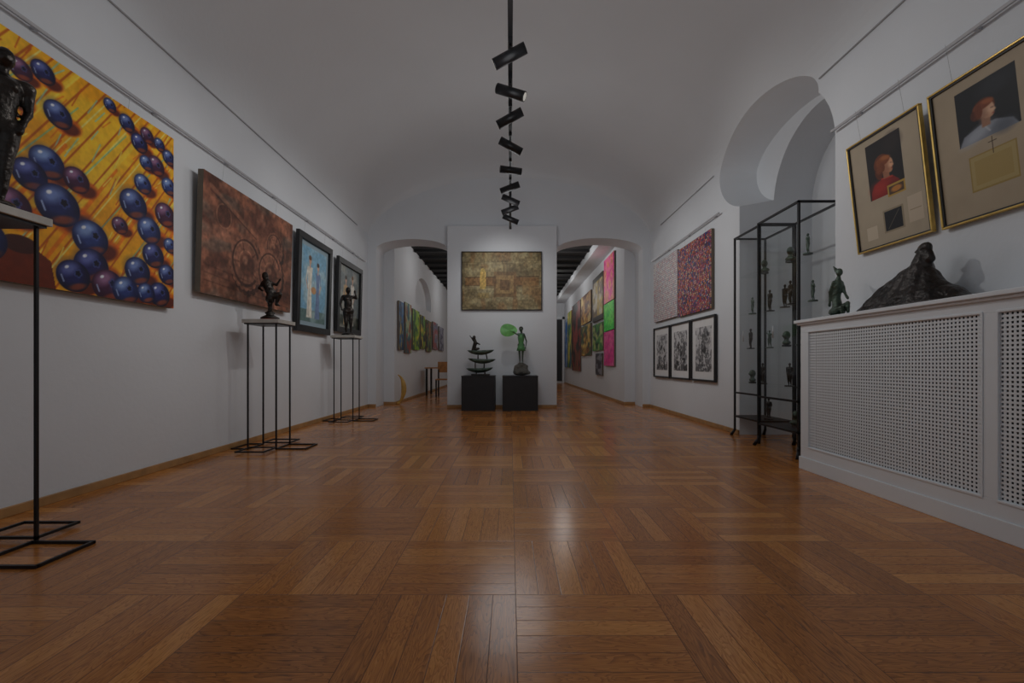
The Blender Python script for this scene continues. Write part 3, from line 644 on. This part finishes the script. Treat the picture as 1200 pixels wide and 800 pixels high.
mb=MB(); mb.bm.free(); mb.bm=bm; lf=mb.obj('leaf',LEAFM,e,(-.22,-.02,.84)); sd=lf.modifiers.new('s','SOLIDIFY'); sd.thickness=.01
MB().cyl((-.135,-.04,.80),(-.20,-.035,.84),.007).obj('leaf_stem',LEAFM,e)

# ------------------------------------------------------------ radiator cover
e=empty('radiator_cover',(2.36,3.70,0),'long white radiator cover with perforated lattice panels','radiator cover')
W=XR-2.36-.004; Y0=-2.9
fr=MB()
pan=[(-.10,-1.42),(-1.50,-2.80)]
zb,zt=.19,1.10
fr.box(0,.03,Y0,0,0.10,zb); fr.box(0,.03,Y0,0,zt,1.16)
fr.box(0,.03,pan[0][0],0,zb,zt); fr.box(0,.03,pan[1][0],pan[0][1],zb,zt); fr.box(0,.03,Y0,pan[1][1],zb,zt)
fr.box(.03,W,-.03,0,0,1.16); fr.box(.03,W,Y0,Y0+.03,0,1.16)
fr.obj('case_frame',CABW,e,bevel=.002)
MB().box(-.010,.03,Y0,.008,0,.10).obj('plinth_board',CABW,e,bevel=.003)
MB().box(-.040,W,Y0,.03,1.176,1.20).box(-.020,W,Y0,.015,1.160,1.176).obj('top_board',CABW,e,bevel=.004)
MB().box(.10,.11,Y0+.03,-.03,.1,1.14).obj('inner_shade_sheet',DARKIN,e)  # added dark sheet, its colour stands for the shade behind the lattice holes
for (ya,yb) in pan:
    b=MB(); b.box(-.006,.0,yb-.008,ya+.008,zt-.002,zt+.010).box(-.006,.0,yb-.008,ya+.008,zb-.010,zb+.002).box(-.006,.0,ya-.002,ya+.010,zb,zt).box(-.006,.0,yb-.010,yb+.002,zb,zt)
    b.obj('panel_moulding',CABW,e,bevel=.002)
    b=MB(); p=.0215; wv=.0054
    ny=int((ya-yb)/p); nz=int((zt-zb)/p)
    for k in range(ny+1):
        yy=yb+(ya-yb)*k/ny; b.box(.008,.011,yy-wv,yy+wv,zb,zt)
    for k in range(nz+1):
        zz=zb+(zt-zb)*k/nz; b.box(.0072,.0102,yb,ya,zz-wv,zz+wv)
    b.obj('lattice_panel',CABW,e)
e=empty('bust_sculpture',(2.55,2.93,1.20),'dark bronze bust with low spreading draped shoulders','sculpture')
blob('bust',[((0,-.02,.0),.42,(.40,1.0,.20)),((0,-.02,.03),.36,(.42,1.0,.34)),((0,-.02,.05),.29,(.46,1.0,.52)),((0,-.04,.08),.22,(.52,1.0,.72)),((0,-.07,.12),.155,(.6,1.0,1.0)),((0,-.10,.20),(0,-.12,.33),.075,.034),((0,-.13,.36),.038,(.9,1.15,1.0)),((0,-.105,.362),(0,-.065,.350),.020,.008),((0,-.15,.345),(0,-.165,.29),.022,.03)],BRONZER,e,vox=.008,smooth=6,rough=.006,rs=12,ridge=.0035)
e=empty('bronze_sculpture',(2.50,3.47,1.20),'green bronze slender seated figurine on small base','sculpture')
blob('figurine',[((0,0.01,.05),.055,(.9,1.2,.7)),((0,.01,.08),(0,.02,.16),.038,.026),((0,.02,.16),(0,.005,.26),.030,.036),((0,.005,.26),(0,-.005,.31),.030,.013),((0,-.012,.345),.025,(.95,1,1.25)),((0,-.035,.345),.007,(1,1,1)),
 ((.02,.01,.07),(.02,-.07,.10),.026,.018),((.02,-.07,.10),(.02,-.075,.03),.017,.011),((-.02,.01,.06),(-.02,-.06,.07),.026,.018),((-.02,-.06,.07),(-.02,-.07,.025),.017,.011),
 ((.03,.005,.27),(.035,-.02,.19),.014,.011),((.035,-.02,.19),(.02,-.07,.14),.011,.009),((-.03,.005,.27),(-.035,.04,.20),.014,.011),((-.035,.04,.20),(-.02,.065,.10),.011,.010),((0,.012,.36),(.0,.05,.40),.016,.006)],BRONZEG,e,vox=.0055,smooth=2,rough=.003,rs=20)
MB().box(-.055,.055,-.095,.085,0,.02).obj('base_plate',BRONZEG,e)

# ------------------------------------------------------------ glass vitrines
def vitrine(x0,x1,y0,y1,zt,label,shelves):
    e=empty('display_cabinet',(x0,y0,0),label,'display cabinet',group='black steel glass display cabinets'); w=x1-x0; d=y1-y0; t=.0095; zb=.22
    f=MB()
    for (x,y) in ((t,t),(w-t,t),(t,d-t),(w-t,d-t)):
        f.box(x-t,x+t,y-t,y+t,.06,zt)
    for z in (zb,zt-2*t):
        f.box(0,w,0,2*t,z,z+2*t).box(0,w,d-2*t,d,z,z+2*t).box(0,2*t,0,d,z,z+2*t).box(w-2*t,w,0,d,z,z+2*t)
    f.box(0,2*t,0,d,.50,.50+2*t)
    f.obj('frame',BLACK,e)
    for (x,y,dx,dy) in ((t,t,-.03,-.03),(w-t,t,.0,-.03),(t,d-t,-.03,.03),(w-t,d-t,.0,.03)):
        MB().cyl((x,y,.10),(x,y,.06),.014,n=8).cyl((x,y,.07),(x+dx,y+dy,.001),.014,.018,n=8).obj('foot',BLACK,e)
    MB().box(.01,w-.01,.01,d-.01,zb+.002,zb+.016).obj('bottom_panel',BLACKM,e)
    for z in shelves: MB().quad((.024,.024,z),(w-.024,.024,z),(w-.024,d-.024,z),(.024,d-.024,z)).obj('glass_shelf',GLASS,e)
    MB().quad((.0095,.02,zb+.02),(.0095,d-.02,zb+.02),(.0095,d-.02,zt-.02),(.0095,.02,zt-.02)).obj('glass_door',GLASS,e)
    MB().quad((.02,.0095,zb+.02),(w-.02,.0095,zb+.02),(w-.02,.0095,zt-.02),(.02,.0095,zt-.02)).obj('glass_side',GLASS,e)
    MB().cyl((-.012,d/2+.03,1.1),(-.012,d/2+.03,1.22),.006,n=8).obj('door_handle',STEEL,e)
    return e
SH=[.62,1.02,1.42,1.86]
vitrine(2.66,3.04,4.86,5.42,2.34,'narrow black steel display cabinet with glass shelves of bronzes',SH)
vitrine(2.57,2.97,4.06,4.74,2.31,'wide black steel cabinet beside radiator cover, glass shelves',SH)
protos={}
def proto(kind):
    if kind in protos:
        src=protos[kind]; e=src.copy(); COL.objects.link(e)
        for ch in src.children:
            c=ch.copy(); c.parent=e; COL.objects.link(c)
        return e
    e=empty('figurine',(0,0,0),'','figurine')
    if kind=='stand': blob('figure',human(.24,slim=1.1,handL=(-.10,-.03,.50),armL=(-.135,.02,.64),handR=(.10,-.05,.50),armR=(.135,.02,.64),footL=(-.04,0,.05),footR=(.05,0,.05)),BRONZE,e,vox=.004,smooth=2); MB().box(-.035,.035,-.03,.03,0,.012).obj('figurine_base',BRONZE,e)
    if kind=='reach': blob('figure',human(.20,handL=(-.13,0,.95),armL=(-.17,0,.82),handR=(.12,-.05,.55),armR=(.17,0,.66),footL=(-.04,0,.06),footR=(.09,0,.06)),BRONZEG,e,vox=.004,smooth=2); MB().lathe([(.04,0),(.04,.012),(.035,.014)]).obj('figurine_base',BRONZEG,e)
    if kind=='bust': blob('head',[((0,0,.115),.036,(.85,1,1.2)),((0,0,.05),(0,0,.11),.024,.02),((0,0,.04),.042,(1.3,.8,.6)),((0,-.036,.11),.008,(1,1,1.3))],BRONZEG,e,vox=.004,smooth=2); MB().box(-.03,.03,-.03,.03,0,.02).obj('figurine_base',BLACKM,e)
    protos[kind]=e; return e
LB={'stand':'small dark bronze standing figure on glass shelf','reach':'small green bronze figure with one raised arm on shelf','bust':'small bronze head on block on glass shelf'}
lay=[('stand',2.84,4.98,1.42),('reach',2.80,5.26,1.42),('bust',2.86,5.12,1.86),('stand',2.80,5.30,1.02),('reach',2.86,5.02,1.02),('stand',2.84,5.12,.62),('bust',2.82,5.30,.62),('stand',2.84,5.0,.237),
('reach',2.76,4.22,1.86),('bust',2.80,4.55,1.86),('reach',2.78,4.18,1.42),('stand',2.72,4.42,1.42),('stand',2.80,4.64,1.42),('reach',2.74,4.30,1.02),('bust',2.78,4.58,1.02),('stand',2.72,4.26,.62),('stand',2.80,4.56,.62),('bust',2.76,4.40,.237)]
for (k,x,y,z) in lay:
    e=proto(k); e.location=(x,y,z+.001); e.rotation_euler=(0,0,-1.2+random.uniform(-.6,.6)); tag(e,LB[k],'figurine','figurines in the glass cabinets')

# ------------------------------------------------------------ track lighting
ZT=3.30
e=empty('lighting_track',(0,1.4,ZT),'long black suspended lighting track','lighting track')
MB().box(-.018,.018,0,6.75,-.018,.018).obj('track_rail',BLACK,e)
for y in (.5,3.0,6.6): MB().cyl((0,y,.018),(0,y,1.55),.004,n=6).obj('suspension_rod',BLACK,e)
MB().box(-.022,.022,6.75,6.80,-.03,.022).obj('track_end_cap',BLACK,e)
ys=[3.43,3.89,4.30,4.85,5.46,6.00,6.45,6.85,7.30]
tl=[.38,-.40,.42,-.42,-.05,.30,-.35,.3,-.35]
for k,(y,t) in enumerate(zip(ys,tl)):
    e=empty('track_spotlight',(0,y,ZT-.019),'black cylindrical spotlight clipped under the track','spotlight',group='track spotlights')
    MB().box(-.016,.016,-.05,.05,-.025,0).obj('track_adapter',BLACK,e); MB().cyl((0,0,-.025),(0,0,-.08),.008).obj('adapter_stem',BLACK,e)
    d=Vector((math.cos(t),-.18,math.sin(t))).normalized() if k==1 else (Vector((math.cos(t),.2,math.sin(t))).normalized() if t<0 else Vector((-math.cos(t),.2,-math.sin(t))).normalized())
    c0=Vector((0,0,-.112)); p=c0-d*.125; q=c0+d*.125
    MB().cyl(p,q,.042,n=20).obj('lamp_body',BLACK,e)
    MB().cyl(q,q+d*.010,.0425,n=20).obj('bezel',BLACK,e)
    MB().cyl(q+d*.0101,q+d*.011,.034,n=20).obj('lamp_lens',LENS,e)

# ------------------------------------------------------------ passage furniture
e=empty('wooden_table',(-1.95,12.6,0),'small wooden table standing in the passage','table')
MB().box(-.35,.35,-.4,.4,.72,.75).obj('table_top',WOOD,e,bevel=.004)
for sx in (-.3,.3):
    for sy in (-.35,.35): MB().box(sx-.025,sx+.025,sy-.025,sy+.025,0,.72).obj('leg',BLACKM,e)
e=empty('wooden_chair',(-1.7,11.8,0),'wooden chair beside the passage table','chair')
MB().box(-.21,.21,-.21,.21,.43,.46).obj('seat',WOOD,e,bevel=.004); MB().box(-.21,.21,.19,.215,.62,.9).obj('backrest',WOOD,e,bevel=.004)
for sx in (-.19,.19):
    MB().box(sx-.018,sx+.018,-.21,-.174,0,.43).obj('leg',BLACKM,e); MB().box(sx-.018,sx+.018,.174,.21,0,.7).obj('leg',BLACKM,e)
e=empty('curved_sculpture',(-2.36,9.66,0),'thin curved yellow wooden sculpture beside passage wall','sculpture')
b=MB(); m=16; rings=[]
for k in range(m+1):
    t=-1.35+2.7*k/m; rr=.012+.045*math.cos(t*1.1)**2
    cxp,czp=.16*math.cos(t)-.06,.32+.30*math.sin(t)
    rings.append([b.bm.verts.new((cxp+rr*math.cos(t)*math.cos(2*math.pi*q/10),rr*.6*math.sin(2*math.pi*q/10),czp+rr*math.sin(t)*math.cos(2*math.pi*q/10))) for q in range(10)])
for A,B_ in zip(rings,rings[1:]):
    for q in range(10):
        f=b.bm.faces.new([A[q],A[(q+1)%10],B_[(q+1)%10],B_[q]]); f.smooth=True
b.bm.faces.new(rings[0]); b.bm.faces.new(rings[-1][::-1]); b.obj('curved_body',YELW,e)
MB().lathe([(.04,0),(.05,.01),(.03,.04)],c=(-.02,0,0)).obj('foot',YELW,e)

# ------------------------------------------------------------ lights
def light(kind,name,loc,en,col=(1,1,1),target=None,**kw):
    l=bpy.data.lights.new(name,kind); l.energy=en; l.color=col
    for k,v in kw.items(): setattr(l,k,v)
    o=bpy.data.objects.new(name,l); COL.objects.link(o); o.location=loc
    if target is not None: o.rotation_euler=(Vector(target)-Vector(loc)).to_track_quat('-Z','Y').to_euler()
    return o
WARM=(1,.98,.95)
tg=[(-2.8,2.9,1.9),(2.75,3.1,2.0),(-2.8,4.9,1.9),(2.9,4.9,2.4),(-2.8,6.4,1.8),(2.75,6.7,1.9),(-2.8,7.8,1.8),(2.75,8.0,1.8),(-.1,8.8,2.3)]
for k,(y,t) in enumerate(zip(ys,tg)):
    sx=.22*(1 if t[0]>0 else -1)
    light('SPOT','track_lamp_light',(sx,y,ZT-.22),28 if k<8 else 26,WARM,t,spot_size=1.5,spot_blend=.9,shadow_soft_size=.05)
light('POINT','room_glow',(0,3.0,2.7),18,(.96,.98,1),shadow_soft_size=.5)
light('POINT','room_glow',(0,6.4,2.7),21,(.96,.98,1),shadow_soft_size=.5)
for y in (11,14.5,18): light('POINT','passage_glow',(1.2,y,3.2),16,(1,.98,.96),shadow_soft_size=.25)
for y in (11,15): light('POINT','passage_glow',(-1.2,y,3.2),12,(1,.98,.96),shadow_soft_size=.25)
w=bpy.data.worlds.new('World'); S.world=w; w.use_nodes=True
w.node_tree.nodes['Background'].inputs[0].default_value=(.85,.92,1,1); w.node_tree.nodes['Background'].inputs[1].default_value=.28

# ------------------------------------------------------------ camera
cam=bpy.data.cameras.new('Camera'); co=bpy.data.objects.new('Camera',cam); COL.objects.link(co)
co.location=(0,0,.85); co.rotation_euler=(math.pi/2,0,0); cam.sensor_width=36; cam.lens=16.0
cam.shift_x=2/1200; cam.shift_y=26/1200; cam.clip_start=.05
S.camera=co
